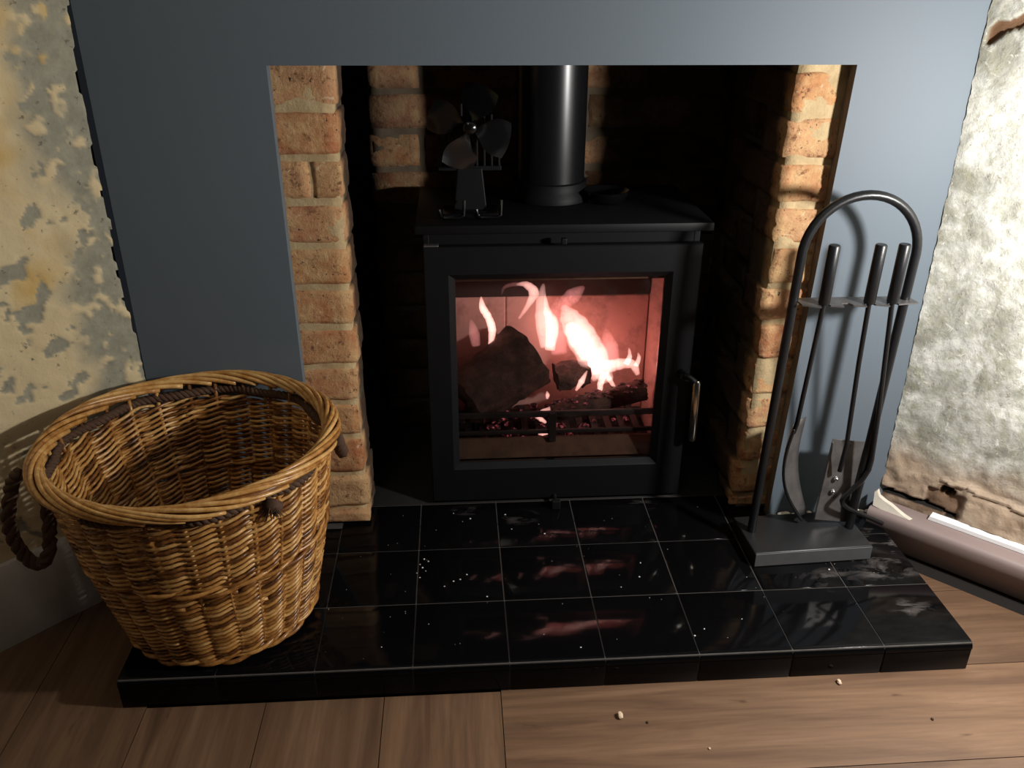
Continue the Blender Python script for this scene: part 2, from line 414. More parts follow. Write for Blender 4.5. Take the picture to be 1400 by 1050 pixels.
# ---- chimney breast face (painted board with the opening)
Y0, Y1 = 0.385, 0.409
b = MB()
XL, XR = -0.3155, 1.12
oL0, oL1 = -0.043, -0.0455
oR0, oR1 = 0.848, 0.8775
ZT = 0.8495
def ring_pts(y):
    return [(XL, y, FZ), (XL, y, 2.4), (XR, y, 2.4), (XR, y, FZ), (oR0, y, FZ), (oR1, y, ZT), (oL1, y, ZT), (oL0, y, FZ), (XL, y, ZT), (XR, y, ZT)]
P = ring_pts(Y0) + ring_pts(Y1)
fc = [(0, 7, 6, 8), (8, 6, 5, 9, 2, 1), (9, 5, 4, 3)]
b.add(P, fc + [tuple(i+10 for i in reversed(q)) for q in fc])
b.cur = 0
b.add(P, [(7, 17, 16, 6)])
b.add(P, [(6, 16, 15, 5)])
b.cur = 1
# right reveal: rough dark board edge
rows = 60; vs = []
for i in range(rows+1):
    t = i/rows; z = FZ + (ZT-FZ)*t; x = oR0 + (oR1-oR0)*t
    for j in range(4):
        y = Y0 + (Y1-Y0)*j/3
        vs.append((x + (0.0025*noise.noise(Vector((3, j*0.7, z*45))) if j else 0.0012*noise.noise(Vector((9, 0, z*30)))), y, z))
b.add(vs, [(i*4+j, (i+1)*4+j, (i+1)*4+j+1, i*4+j+1) for i in range(rows) for j in range(3)])
wall_back = build('wall_back', b, ['paint', 'board_edge'], org=(0.38, 0.4, FZ))
tag(wall_back, 'slate grey painted chimney breast around the brick fireplace opening', 'wall', None, 'structure')

# ---- side walls: relief grids
def relief_wall(name, corner, d, n, depth_fn, mat, attrs_names, du=0.004):
    # corner + d*u along the wall; n points into the room
    us = [i*du for i in range(int(0.52/du)+1)] + [0.52+0.007*i for i in range(1, 101)] + [1.3, 1.5, 2.0, 2.31]
    zs = [FZ + i*du for i in range(int(1.06/du)+1)] + [1.0+0.007*i for i in range(1, 58)] + [1.5, 1.8, 2.1, 2.4]
    vs = []; A = {k: [] for k in attrs_names}
    nz = len(zs)
    for u in us:
        for z in zs:
            dep, du_, at = depth_fn(u, z)
            if u > 1.215 or z > 1.395: dep, at = 0.0, {}
            uu = u + du_
            vs.append((corner[0]+d[0]*uu+n[0]*dep, corner[1]+d[1]*uu+n[1]*dep, z))
            for k in attrs_names: A[k].append(at.get(k, 0.0))
    fs = [(i*nz+j, i*nz+j+1, (i+1)*nz+j+1, (i+1)*nz+j) for i in range(len(us)-1) for j in range(nz-1)]
    mb = MB(); mb.add(vs, fs)
    return build(name, mb, mat, org=(corner[0], corner[1], FZ), smooth='all', attrs=A)
def left_fn(u, z):
    p = (u*1.0, 0.3, z)
    n1 = fbm(p, 24, 5)
    band = 1 - sstep(0.06, 0.12, u + 0.05*fbm((u, 5, z), 9, 3))     # bare plaster beside the corner
    peel = max(sstep(0.31, 0.36, n1), band*sstep(-0.45, -0.1, fbm((u, 2, z), 30, 4)))
    dep = 0.0022*(1-peel) + 0.0012*fbm(p, 45, 4)
    crack = 0.0
    gap = sstep(0.42, 0.50, z)*(1-sstep(0.86, 0.93, z))*max(0.0, 0.75+0.5*fbm((1, 1, z), 14, 3))
    if u < 0.02:
        e = (0.02-u)/0.02
        dep += 0.003*e*fbm((u, 7, z), 60, 3)
        g = 0.0095*min(1.0, gap)
        if u < g: dep = -0.02; crack = 1.0
    # diagonal scratch cracks
    for (u0, z0, k, ln) in [(0.20, 0.70, -0.35, 0.12), (0.24, 0.60, 0.8, 0.10), (0.13, 0.86, 0.1, 0.1)]:
        t = u-u0
        if 0 < t < ln:
            dz = abs(z - (z0 + k*t + 0.006*noise.noise(Vector((u*60, 4, z0)))))
            if dz < 0.004: dep -= 0.002; peel = max(peel, 0.8)
    return dep, 0.0, {'peel': peel, 'raw': crack}
wl = relief_wall('wall_left', CL, (-R2, -R2), (R2, -R2), left_fn, 'left', ('peel', 'raw'))
tag(wl, 'left wall of peeling cream distemper with grey bare plaster patches', 'wall', None, 'structure')
def right_fn(u, z):
    p = (u, 1.7, z)
    low = 1 - sstep(0.10, 0.20, z + 0.03*fbm((u, 3, z), 14, 3))
    dep = 0.0022*fbm(p, 9, 5) + 0.0013*fbm(p, 50, 4)
    dep += low*0.005*fbm((u, 8, z), 26, 4)
    # thicker rough plaster margin along the corner
    mar = 1 - sstep(0.012, 0.045, u + 0.014*fbm((u, 4, z), 20, 3))
    dep += 0.002*mar
    edge = 0.0
    if u < 0.012: edge = 0.0022*fbm((0, 2, z), 60, 4)
    raw = dark = 0.0
    # slash near the top
    zz = 0.895 + (u-0.01)*0.55
    w = 0.012 + 0.006*noise.noise(Vector((u*40, 0, 0)))
    if abs(z-zz) < w and u > 0.004: raw = 1.0; dep -= 0.008
    # crack above the skirting
    zc = 0.051 - 0.04*u + 0.004*noise.noise(Vector((u*35, 6, 0)))
    if u < 0.15:
        wc = 0.0085*(1-u/0.19) + 0.002*noise.noise(Vector((u*90, 2, 0)))
        if abs(z-zc) < wc: dark = 1.0; dep = -0.022
    # hole
    hu, hz = 0.116, 0.094
    dd = math.hypot((u-hu)*1.0, (z-hz)*1.25) + 0.003*noise.noise(Vector((u*120, z*120, 1)))
    if dd < 0.0125: dark = 1.0; dep = -0.025
    elif dd < 0.02: raw = max(raw, 0.5)
    if u > 0.08 and u < 0.15 and z < 0.092 and z > zc and dd > 0.01: raw = max(raw, 0.8); dep -= 0.006
    if z < zc: raw = max(raw, 0.75*sstep(-0.3, 0.2, fbm((u, 9, z), 18, 3))); dep = 0.002*fbm(p, 50, 4) - 0.003
    # plaster lobe hanging over on the right
    if u > 0.14 and 0.0 < z < 0.12:
        s_ = sstep(0.14, 0.155, u + 0.01*noise.noise(Vector((5, z*60, 0)))); zb = 0.012 + 0.02*noise.noise(Vector((u*22, 3, 0)))
        if z > zb: dep += 0.008*s_*(1-sstep(0.09, 0.12, z)); raw *= (1-s_); dark *= (1-s_)
    # bright ledge crack
    zl = 0.115 - 0.06*(u-0.12) + 0.008*noise.noise(Vector((u*30, 1, 4)))
    if u > 0.10 and abs(z-zl) < 0.004: dep += 0.005
    return dep, edge, {'raw': raw, 'low': low, 'dark': dark}
wr = relief_wall('wall_right', CR, (R2, -R2), (-R2, -R2), right_fn, 'right', ('raw', 'low', 'dark'))
tag(wr, 'right wall stripped to rough mottled plaster, broken away above the skirting', 'wall', None, 'structure')
c = MB(); c.prism([(-1.95, -1.25), (2.71, -1.25), (1.10, 0.42), (-0.34, 0.42)], 2.4, 2.44, 'z')
tag(build('ceiling', c, 'white'), 'plain white ceiling above the corner fireplace', 'ceiling', None, 'structure')

# ---- baseboards
def wall_prism(name, corner, d, n, prof, u0, u1, mat, parent=None, bev=0.0, seed=0, cut0=0.0):
    # profile (offset from the wall into the room, z) swept along the wall
    N = max(2, int((u1-u0)/0.03)); m = len(prof); vs = []
    for i in range(N+1):
        u = u0 + (u1-u0)*i/N
        for o, z in prof:
            uu = u + (cut0*(z-prof[0][1]) if i == 0 else 0)
            vs.append((corner[0]+d[0]*uu+n[0]*o, corner[1]+d[1]*uu+n[1]*o, z + 0.0008*noise.noise(Vector((u*14, seed, 0)))))
    fs = [(i*m+k, i*m+(k+1) % m, (i+1)*m+(k+1) % m, (i+1)*m+k) for i in range(N) for k in range(m)]
    fs += [tuple(range(m)), tuple(N*m+k for k in reversed(range(m)))]
    mb = MB(); mb.add(vs, fs)
    return build(name, mb, mat, parent, smooth=50)
DL, NL, DR, NR = (-R2, -R2), (R2, -R2), (R2, -R2), (-R2, -R2)
bl = wall_prism('baseboard_left', CL, DL, NL, [(0.0, FZ), (0.014, FZ), (0.014, 0.086), (0.009, 0.097), (0.0, 0.099)], 0.05, 2.3, 'skirt_white')
tag(bl, 'plain off-white skirting board along the left wall behind the basket', 'skirting board', None, 'structure')
br = wall_prism('baseboard_right', CR, DR, NR, [(0.004, FZ), (0.032, FZ), (0.060, 0.004), (0.063, 0.022), (0.061, 0.030), (0.055, 0.034), (0.004, 0.031)], 0.0, 2.3, 'skirt')
tag(br, 'dusty pinkish skirting board leaning off the right wall', 'skirting board', None, 'structure')
bat = wall_prism('batten', CR, DR, NR, [(0.004, 0.034), (0.022, 0.033), (0.022, 0.041), (0.004, 0.042)], 0.10, 2.3, 'bright', br, cut0=0.3)
tag(bat, 'bright white strip lying on top of the skirting')
# broken cream piece on the skirting next to the corner
mb = MB(); rr = random.Random(4)
poly = [(0.0, 0.062), (0.004, 0.066)] + [(0.01+0.08*i/6, 0.057-0.028*i/6+rr.uniform(-.002, .002)) for i in range(7)] + [(0.088, 0.026), (0.02, 0.034), (0.004, 0.036)]
vs = []
for (u, z) in poly:
    for o in (0.040, 0.050):
        o2 = o - 0.3*(z-0.033)
        vs.append((CR[0]+DR[0]*u+NR[0]*o2, CR[1]+DR[1]*u+NR[1]*o2, z))
m = len(poly)
mb.add(vs, [tuple(2*i+1 for i in range(m)), tuple(2*i for i in reversed(range(m)))] + [(2*i, 2*((i+1) % m), 2*((i+1) % m)+1, 2*i+1) for i in range(m)])
tag(build('plaster_strip', mb, 'chalk', br), 'broken cream strip standing on the skirting by the corner')

# ---- brick recess
def brick_mesh(sx, sy, sz, seed, amp=0.003, cuts=5):
    b = bmesh.new(); bmesh.ops.create_cube(b, size=1)
    bmesh.ops.subdivide_edges(b, edges=list(b.edges), cuts=cuts, use_grid_fill=True)
    rad = 0.0045
    for v in b.verts:
        p = Vector((v.co.x*sx, v.co.y*sy, v.co.z*sz))
        q_ = Vector((max(-sx/2+rad, min(sx/2-rad, p.x)), max(-sy/2+rad, min(sy/2-rad, p.y)), max(-sz/2+rad, min(sz/2-rad, p.z))))
        dlt = p-q_
        if dlt.length > rad: p = q_ + dlt.normalized()*rad
        w = Vector((p.x, p.y, p.z)) + Vector((seed*3.1, seed*1.7, 0))
        p += Vector((fbm(w, 22, 3), fbm(w+Vector((9, 0, 0)), 22, 3), 0.6*fbm(w+Vector((0, 9, 0)), 22, 3)))*amp
        p += Vector((fbm(w, 70, 3), fbm(w+Vector((5, 0, 0)), 70, 3), 0))*amp*0.6
        v.co = p
    mb = MB(); mb.bm(b); return mb
def brick(x0, x1, y0, y1, z0, z1, seed, parent, mat='brick', amp=0.003, cuts=5):
    mb = brick_mesh(x1-x0, y1-y0, z1-z0, seed, amp, cuts)
    c = Vector(((x0+x1)/2, (y0+y1)/2, (z0+z1)/2)); mb.v = [tuple(Vector(p)+c) for p in mb.v]
    return build('brick', mb, mat, parent, org=c, smooth='all')
# mortar bodies of the recess
def rough_box(mb, x0, x1, y0, y1, z0, z1, step=0.02, amp=0.002):
    b = bmesh.new(); bmesh.ops.create_cube(b, size=1)
    for v in b.verts: v.co = Vector((v.co.x*(x1-x0)+(x0+x1)/2, v.co.y*(y1-y0)+(y0+y1)/2, v.co.z*(z1-z0)+(z0+z1)/2))
    for ax in range(3):
        L = (x1-x0, y1-y0, z1-z0)[ax]; k = int(L/step)
        if k < 1: continue
        lo = (x0, y0, z0)[ax]
        for i in range(1, k+1):
            n_ = [0, 0, 0]; n_[ax] = 1; c_ = [0, 0, 0]; c_[ax] = lo + L*i/(k+1)
            bmesh.ops.bisect_plane(b, geom=list(b.verts)+list(b.edges)+list(b.faces), plane_co=c_, plane_no=n_)
    for v in b.verts:
        w = v.co.copy()
        v.co += Vector((fbm(w, 30, 3), fbm(w+Vector((4, 0, 0)), 30, 3), 0))*amp
    return mb.bm(b)
mb = MB()
rough_box(mb, -0.125, 0.0465, 0.4115, 0.517, 0.0, 1.0)
rough_box(mb, 0.793, 0.95, 0.4110, 0.53, 0.0, 1.0); mb.cur = 2; rough_box(mb, 0.811, 0.95, 0.43, 0.80, 0.0, 1.0)
rough_box(mb, 0.0685, 0.95, 0.8035, 0.90, 0.0, 1.0)
mb.cur = 1
mb.box(-0.15, -0.128, 0.42, 1.05, FZ, 1.02)      # sooty shell behind the brickwork
mb.box(-0.15, 0.97, 1.03, 1.05, FZ, 1.02)
mb.box(0.952, 0.97, 0.42, 1.05, FZ, 1.02)
mb.box(-0.15, 0.97, 0.424, 1.05, 1.0, 1.02)
mb.box(-0.15, 0.97, 0.458, 1.05, FZ, -0.002)
recess = build('wall_recess', mb, ['mortar', 'soot', 'mortar_soot'], org=(0.4, 0.6, FZ), smooth='all')
tag(recess, 'brick lined recess of the fireplace with pale lime mortar joints', 'wall', None, 'structure')
J = 0.005
zl = [0.0, 0.032, 0.108, 0.190, 0.262, 0.335, 0.411, 0.486, 0.559, 0.634, 0.707, 0.783, 0.866, 0.94]
rb = random.Random(3)
for k in range(len(zl)-1):
    dx = rb.uniform(-0.003, 0.003); dy = rb.uniform(-0.002, 0.002)
    if k in (0, 1): dx += 0.006; dy -= 0.012 if k == 0 else 0.006
    if k in (9,):        # a course of two half bricks
        brick(-0.12, 0.0005, 0.4085+dy, 0.51, zl[k]+J, zl[k+1]-J, 100+k, recess, amp=0.0028)
        brick(0.002, 0.05+dx, 0.4085+dy, 0.516, zl[k]+J, zl[k+1]-J, 130+k, recess, amp=0.0028)
    else:
        brick(-0.12, 0.05+dx, 0.4085+dy, 0.516, zl[k]+J, zl[k+1]-J, 100+k, recess, amp=0.003, cuts=7)
zr = [0.0, 0.03, 0.102, 0.178, 0.253, 0.328, 0.403, 0.473, 0.548, 0.620, 0.694, 0.768, 0.842, 0.92]
for k in range(len(zr)-1):
    dx = rb.uniform(-0.006, 0.006); dy = rb.uniform(-0.002, 0.003)
    if k in (0, 1): dx -= 0.012
    L = 0.215 if k % 2 else 0.105
    brick(0.788+dx, 0.94, 0.4075+dy, 0.4075+L, zr[k]+J, zr[k+1]-J, 200+k, recess, amp=0.0055, cuts=8)
    y = 0.4075+L+0.01; i = 0
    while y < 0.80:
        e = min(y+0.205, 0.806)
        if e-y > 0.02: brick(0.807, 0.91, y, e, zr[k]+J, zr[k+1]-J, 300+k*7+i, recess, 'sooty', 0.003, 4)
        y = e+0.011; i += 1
zb = [0.608+0.0775*(k-8) for k in range(0, 13)]
for k in range(len(zb)-1):
    if zb[k] < -0.02: continue
    x = 0.064 + rb.uniform(-0.003, 0.003) - (0.0 if k % 2 else 0.0); i = 0
    ln = 0.215 if k % 2 else 0.105
    while x < 0.80:
        e = min(x+ln, 0.806)
        if e-x > 0.03: brick(x, e, 0.800+rb.uniform(-0.002, 0.002), 0.895, zb[k]+J, zb[k+1]-J, 500+k*9+i, recess, 'smoky' if x < 0.6 and zb[k] > 0.5 else 'sooty', 0.003, 4)  # bricks outside the lit patch darker: soot plus shade put into the colour
        x = e+0.011; ln = 0.215; i += 1

# ================================================================== HEARTH
T = 0.152
hearth = empty('hearth', (0.38, 0.19, FZ), 'raised hearth of glossy black square tiles under the stove', 'hearth')
mb = MB(); mb.box(-0.298, 1.058, 0.003, 0.384, FZ, -0.0015); mb.box(-0.04, 0.845, 0.38, 0.4575, FZ, -0.0015)
build('grout_bed', mb, 'grout', hearth)
def tile(x0, x1, y0, y1, front=False):
    g = 0.0011
    mb = MB()
    if front:
        # rounded-edge tile: profile swept along x, top and nosing in one piece
        r = 0.011; prof = [(y1-g, -0.008), (y1-g, -0.0006), (y1-g-0.0008, 0.0)]
        prof += [(y0+r-r*math.sin(a), -r+r*math.cos(a)) for a in [i*PI/2/6 for i in range(7)]]
        prof += [(y0, -0.0125), (y0+0.006, -0.0130)]
        mb.prism(prof, x0+g, x1-g, 'x')
    else:
        mb.box(x0+g, x1-g, y0+g, y1-g, -0.008, 0.0, 0.0009, 2)
    return build('tile', mb, 'tile', hearth, smooth=50)
xs = [-0.300] + [T*i for i in range(-1, 7)] + [1.060]
for i in range(len(xs)-1):
    tile(xs[i], xs[i+1], 0.0, T, True)
    tile(xs[i], xs[i+1], T, 2*T)
    a, b_ = xs[i], xs[i+1]
    if b_ <= 0.01 or a >= 0.80:
        ye = 0.384
        tile(a, b_, 2*T, ye)
    else:
        tile(max(a, -0.04), min(b_, 0.845), 2*T, 3*T)
    # riser tile below the rounded edge
    mb = MB(); mb.box(xs[i]+0.0012, xs[i+1]-0.0012, 0.0005, 0.008, FZ+0.0005, -0.0135, 0.0008, 2)
    build('riser_tile', mb, 'tile', hearth, smooth=50)
for x0, x1 in ((-0.301, -0.295), (1.055, 1.061)):
    for y0, y1 in ((0.009, T), (T, 2*T), (2*T, 0.384)):
        mb = MB(); mb.box(x0, x1, y0+0.001, y1-0.001, FZ+0.0005, -0.0085, 0.0008, 2); build('riser_tile', mb, 'tile', hearth)
# ash specks on the tiles
mb = MB(); ra = random.Random(11)
sp = [(0.156, .222), (0.216, .208), (0.228, .212), (0.274, .163), (0.162, .275), (0.512, .174), (0.393, .341), (0.217, .421), (0.155, .26), (0.16, .25), (0.15, .235), (0.166, .24), (0.17, .268), (0.20, .195), (0.24, .225), (0.55, .2), (0.56, .24), (0.25, .40), (0.32, .41), (0.33, .36), (0.63, .06), (0.70, .08), (0.61, .045), (0.90, .20), (0.42, .03), (0.10, .05)]
sp += [(ra.uniform(-0.1, 1.0), ra.uniform(0.02, 0.44)) for _ in range(70)]
for i, (x, y) in enumerate(sp):
    if -0.33 < x < 0.0 and y > 0.02: continue
    s_ = ra.uniform(0.0009, 0.0017) if i < 26 else ra.uniform(0.0003, 0.0007)
    if x > 0.85 and y > 0.37: continue
    bm = bmesh.new(); bmesh.ops.create_icosphere(bm, subdivisions=1, radius=s_)
    for v in bm.verts: v.co = Vector((v.co.x*ra.uniform(.8, 1.5)+x, v.co.y*ra.uniform(.8, 1.4)+y, max(0.0, v.co.z*0.6+s_*0.4)))
    mb.bm(bm)
tag(build('ash_specks', mb, 'ash'), 'pale ash specks scattered over the black hearth tiles', 'ash', None, 'stuff')
# chips on the floor
for (x, y, s_, l) in [(0.836, -0.017, .0042, 'pale wood chip on the floor right below the hearth edge'), (0.470, -0.064, .0050, 'larger tan wood chip on the floor in front of the hearth'), (0.949, -0.099, .0022, 'small dark wood crumb on the floor to the right'), (0.510, -0.078, .0020, 'small dark crumb beside the larger tan wood chip'), (0.591, -0.132, .0018, 'tiny pale crumb on the floor near the lower picture edge')]:
    bm = bmesh.new(); bmesh.ops.create_icosphere(bm, subdivisions=2, radius=s_)
    for v in bm.verts: v.co = Vector((v.co.x*0.9, v.co.y*1.3, v.co.z*0.7)) + Vector((noise.noise(v.co*400), noise.noise(v.co*400+Vector((3, 0, 0))), 0))*s_*0.4 + Vector((x, y, FZ+s_*0.7))
    mb = MB(); mb.bm(bm); tag(build('wood_chip', mb, 'chip' if 'dark' not in l else 'rope'), l, 'wood chip')
# plaster crumbs along the foot of the board, behind the companion stand
mb = MB()
for i in range(46):
    x = ra.uniform(0.855, 1.055); y = 0.384 - abs(ra.gauss(0, 0.006)); s_ = ra.uniform(0.0015, 0.006)
    bm = bmesh.new(); bmesh.ops.create_icosphere(bm, subdivisions=1, radius=s_)
    for v in bm.verts: v.co = Vector((v.co.x*ra.uniform(.8, 1.6)+x, v.co.y+y-0.003, max(0.0, v.co.z*0.7+s_*0.5)))
    mb.bm(bm)
tag(build('plaster_crumbs', mb, 'chalk'), 'white plaster crumbs along the foot of the grey wall behind the fire tools', 'crumbs', None, 'stuff')

# ================================================================== STOVE
SX0, SX1, SY, SYB = 0.176, 0.680, 0.456, 0.740
stove = empty('wood_stove', (0.428, 0.6, 0.0), 'black steel wood burning stove with a lit fire behind its glass door', 'stove')
mb = MB(); t = 0.012
YF = 0.476
mb.box(SX0, SX0+t, YF, SYB, 0.0, 0.566, 0.002); mb.box(SX1-t, SX1, YF, SYB, 0.0, 0.566, 0.002)
mb.box(SX0+t, SX1-t, SYB-t, SYB, 0.0, 0.566); mb.box(SX0+t, SX1-t, YF, SYB-t, 0.0, 0.03)
mb.box(SX0+t, SX1-t, YF, SYB-t, 0.535, 0.566)
mb.box(SX0+t, 0.216, YF, YF+0.008, 0.03, 0.535); mb.box(0.634, SX1-t, YF, YF+0.008, 0.03, 0.535)
mb.box(0.216, 0.634, YF, YF+0.008, 0.03, 0.074); mb.box(0.216, 0.634, YF, YF+0.008, 0.492, 0.535)
build('body', mb, 'stove', stove)
mb = MB(); mb.box(0.164, 0.694, 0.444, 0.748, 0.5665, 0.582, 0.002)
build('top_plate', mb, 'stove', stove, smooth=40)
# door: frame with chamfered window
mb = MB()
def rect(x0, x1, z0, z1, y): return [(x0, y, z0), (x1, y, z0), (x1, y, z1), (x0, y, z1)]
Dx0, Dx1, Dz0, Dz1 = 0.176, 0.682, 0.006, 0.540
rings = [rect(Dx0, Dx1, Dz0, Dz1, YF-0.001), rect(Dx0, Dx1, Dz0, Dz1, SY+0.002), rect(Dx0+.002, Dx1-.002, Dz0+.002, Dz1-.002, SY),
         rect(0.220, 0.631, 0.080, 0.489, SY), rect(0.2215, 0.6295, 0.0815, 0.4875, SY+0.0015), rect(0.232, 0.619, 0.090, 0.477, YF-0.008), rect(0.232, 0.619, 0.090, 0.477, YF-0.001)]
vs = [p for r_ in rings for p in r_]; nr = len(rings)
mb.add(vs, [(((i) % nr)*4+k, ((i) % nr)*4+(k+1) % 4, ((i+1) % nr)*4+(k+1) % 4, ((i+1) % nr)*4+k) for i in range(nr) for k in range(4)])
door = build('door', mb, 'stove', stove)
mb = MB(); mb.box(0.2325, 0.6185, YF-0.0065, YF-0.0025, 0.0905, 0.4765); build('glass_pane', mb, 'glass', door)
mb = MB()
mb.tube([(0.664, SY+0.001, 0.285), (0.664, SY-0.022, 0.285)], 0.008, 12)
mb.tube([(0.664, SY-0.018, 0.286), (0.676, SY-0.020, 0.282), (0.688, SY-0.022, 0.272)], [0.007, 0.006, 0.006], 10)
h = build('handle_arm', mb, 'stove', door, smooth=40)
mb = MB(); mb.tube([(0.689, SY-0.022, 0.277), (0.6895, SY-0.022, 0.272), (0.692, SY-0.022, 0.150), (0.692, SY-0.022, 0.146)], [0.006, 0.0085, 0.0085, 0.007], 16)
tag(build('handle_grip', mb, 'chrome', door, smooth=40), 'chrome handle grip')
mb = MB(); mb.tube([(0.424, SY+0.02, 0.014), (0.424, SY-0.028, 0.011)], 0.004, 8); mb.box(0.415, 0.433, SY-0.036, SY-0.026, 0.001, 0.021, 0.002)
build('air_lever', mb, 'iron', stove)
mb = MB(); mb.box(0.422, 0.432, 0.4455, 0.455, 0.5445, 0.556, 0.002); build('latch_catch', mb, 'stove', stove)
mb = MB(); mb.box(0.1775, 0.204, 0.4565, 0.4705, 0.5405, 0.5435, 0.001); build('hinge', mb, 'steel', stove)
# firebox lining
def fb(name, box, mat='verm', **k):
    mb = MB(); mb.box(*box, 0.003, 2); return build(name, mb, mat, stove, **k)
fb('lining_board', (0.214, 0.3375, 0.690, 0.712, 0.06, 0.362))
fb('lining_board', (0.338, 0.646, 0.690, 0.712, 0.06, 0.362))
fb('lining_board', (0.192, 0.212, 0.492, 0.712, 0.06, 0.46)); fb('lining_board', (0.648, 0.666, 0.492, 0.712, 0.06, 0.46))
fb('sooted_board', (0.214, 0.646, 0.684, 0.712, 0.363, 0.50), 'vermdark')
mb = MB(); mb.prism([(0.515, 0.490), (0.70, 0.445), (0.70, 0.455), (0.515, 0.502)], 0.216, 0.644, 'x'); build('baffle', mb, 'vermdark', stove)
mb = MB(); mb.box(0.222, 0.640, 0.497, 0.505, 0.462, 0.472, 0.001); build('air_wash_rail', mb, 'ledge', stove)
mb = MB(); mb.box(0.192, 0.666, 0.49, 0.712, 0.031, 0.058); build('ash_bed', mb, 'vermdark', stove)
mb = MB(); mb.prism([(0.490, 0.085), (0.512, 0.118), (0.518, 0.118), (0.518, 0.085)], 0.222, 0.634, 'x'); build('front_ledge', mb, 'ledge', stove)
mb = MB()
for x in [0.245+0.03*i for i in range(13)]: mb.box(x, x+0.014, 0.52, 0.685, 0.096, 0.106)
mb.box(0.222, 0.640, 0.522, 0.53, 0.09, 0.097); mb.box(0.222, 0.640, 0.67, 0.68, 0.09, 0.097)
build('grate', mb, 'grate', stove)
gd = MB(); gd.box(0.222, 0.634, 0.505, 0.512, 0.168, 0.181, 0.002); g1 = build('log_guard', gd, 'grate', stove)
mb = MB(); mb.box(0.222, 0.634, 0.505, 0.512, 0.130, 0.139, 0.002); build('lower_bar', mb, 'grate', g1)
mb = MB(); mb.box(0.414, 0.430, 0.502, 0.513, 0.112, 0.179, 0.002); build('post', mb, 'grate', g1)
# flue pipe
mb = MB(); FX, FY, FR = 0.421, 0.648, 0.0665
mb.lathe([(FR, 0.60), (FR, 1.0), (FR-0.003, 1.0), (FR-0.003, 0.60)], (FX, FY, 0), 48, True)
flue = empty('flue_pipe', (FX, FY, 0.583), 'round black flue pipe rising from the stove top into the chimney', 'flue pipe')
build('pipe', mb, 'flue', flue, smooth=40)
mb = MB(); mb.lathe([(FR+0.001, 0.583), (FR+0.010, 0.583), (FR+0.010, 0.596), (FR+0.005, 0.602), (FR+0.005, 0.618), (FR+0.001, 0.620)], (FX, FY, 0), 48, True)
build('collar', mb, 'stove', flue, smooth=40)

# fan on the stove top
FNX, FNY, TZ = 0.263, 0.52, 0.5825
fan = empty('stove_fan', (FNX, FNY, TZ), 'black heat powered stove fan standing on the left of the stove top', 'fan')
mb = MB()
for sx in (-1, 1):
    c = FNX + sx*0.033
    mb.tube([(c-0.023, FNY-0.035, TZ+0.018), (c-0.020, FNY-0.036, TZ+0.006), (c-0.014, FNY-0.037, TZ+0.0035), (c+0.014, FNY-0.037, TZ+0.0035), (c+0.020, FNY-0.034, TZ+0.006), (c+0.022, FNY-0.02, TZ+0.03)], 0.003, 8)
mb.box(FNX-0.05, FNX+0.05, FNY-0.034, FNY+0.03, TZ+0.0005, TZ+0.010, 0.002)
build('foot', mb, 'gloss', fan, smooth=40)
mb = MB(); mb.prism([(FNX-0.030, TZ+0.0095), (FNX+0.030, TZ+0.0095), (FNX+0.022, TZ+0.085), (FNX-0.022, TZ+0.085)], FNY-0.008, FNY+0.012, 'y', 0.002); build('post', mb, 'stove', fan)
mb = MB()
for i in range(9):
    x = FNX - 0.052 + i*0.013; hgt = 0.118 - abs(i-4)*0.009
    mb.box(x-0.0018, x+0.0018, FNY-0.004, FNY+0.040, TZ+0.085, TZ+0.085+hgt, 0.0008)
mb.box(FNX-0.056, FNX+0.056, FNY-0.006, FNY+0.04, TZ+0.080, TZ+0.088, 0.001)
build('heat_sink', mb, 'stove', fan)
HZ = TZ+0.160
mb = MB(); mb.tube([(FNX, FNY-0.004, HZ), (FNX, FNY-0.038, HZ)], 0.013, 16); build('motor', mb, 'gloss', fan, smooth=40)
mb = MB(); mb.tube([(FNX, FNY-0.036, HZ), (FNX, FNY-0.052, HZ), (FNX, FNY-0.056, HZ)], [0.011, 0.011, 0.005], 16); build('hub', mb, 'gloss', fan, smooth=40)
for k in range(4):
    a0 = PI/4 + k*PI/2 + 0.45; mb = MB(); vs = []; NR_, NA = 8, 6
    for side in (0, 1):
        for i in range(NR_+1):
            r_ = 0.010 + 0.062*i/NR_; wd = 0.20 + 0.42*math.sin(PI*min(1, i/NR_*0.75+0.12)) if i < NR_ else 0.40
            for j in range(NA+1):
                a = a0 + wd*(j/NA*2-1)
                vs.append((FNX + r_*math.cos(a), FNY-0.045 + 0.022*(j/NA-0.5)*(0.4+i/NR_) + 0.0012*side, HZ + r_*math.sin(a)))
    n1 = (NR_+1)*(NA+1); fs = []
    for i in range(NR_):
        for j in range(NA):
            q_ = (i*(NA+1)+j, (i+1)*(NA+1)+j, (i+1)*(NA+1)+j+1, i*(NA+1)+j+1)
            fs += [q_, tuple(n1+v for v in reversed(q_))]
    bd = [i*(NA+1) for i in range(NR_+1)] + [NR_*(NA+1)+j for j in range(1, NA+1)] + [i*(NA+1)+NA for i in range(NR_-1, -1, -1)] + [j for j in range(NA-1, 0, -1)]
    for i in range(len(bd)): a, b_ = bd[i], bd[(i+1) % len(bd)]; fs.append((a, n1+a, n1+b_, b_))
    mb.add(vs, fs); build('blade', mb, 'gloss', fan, smooth=40)
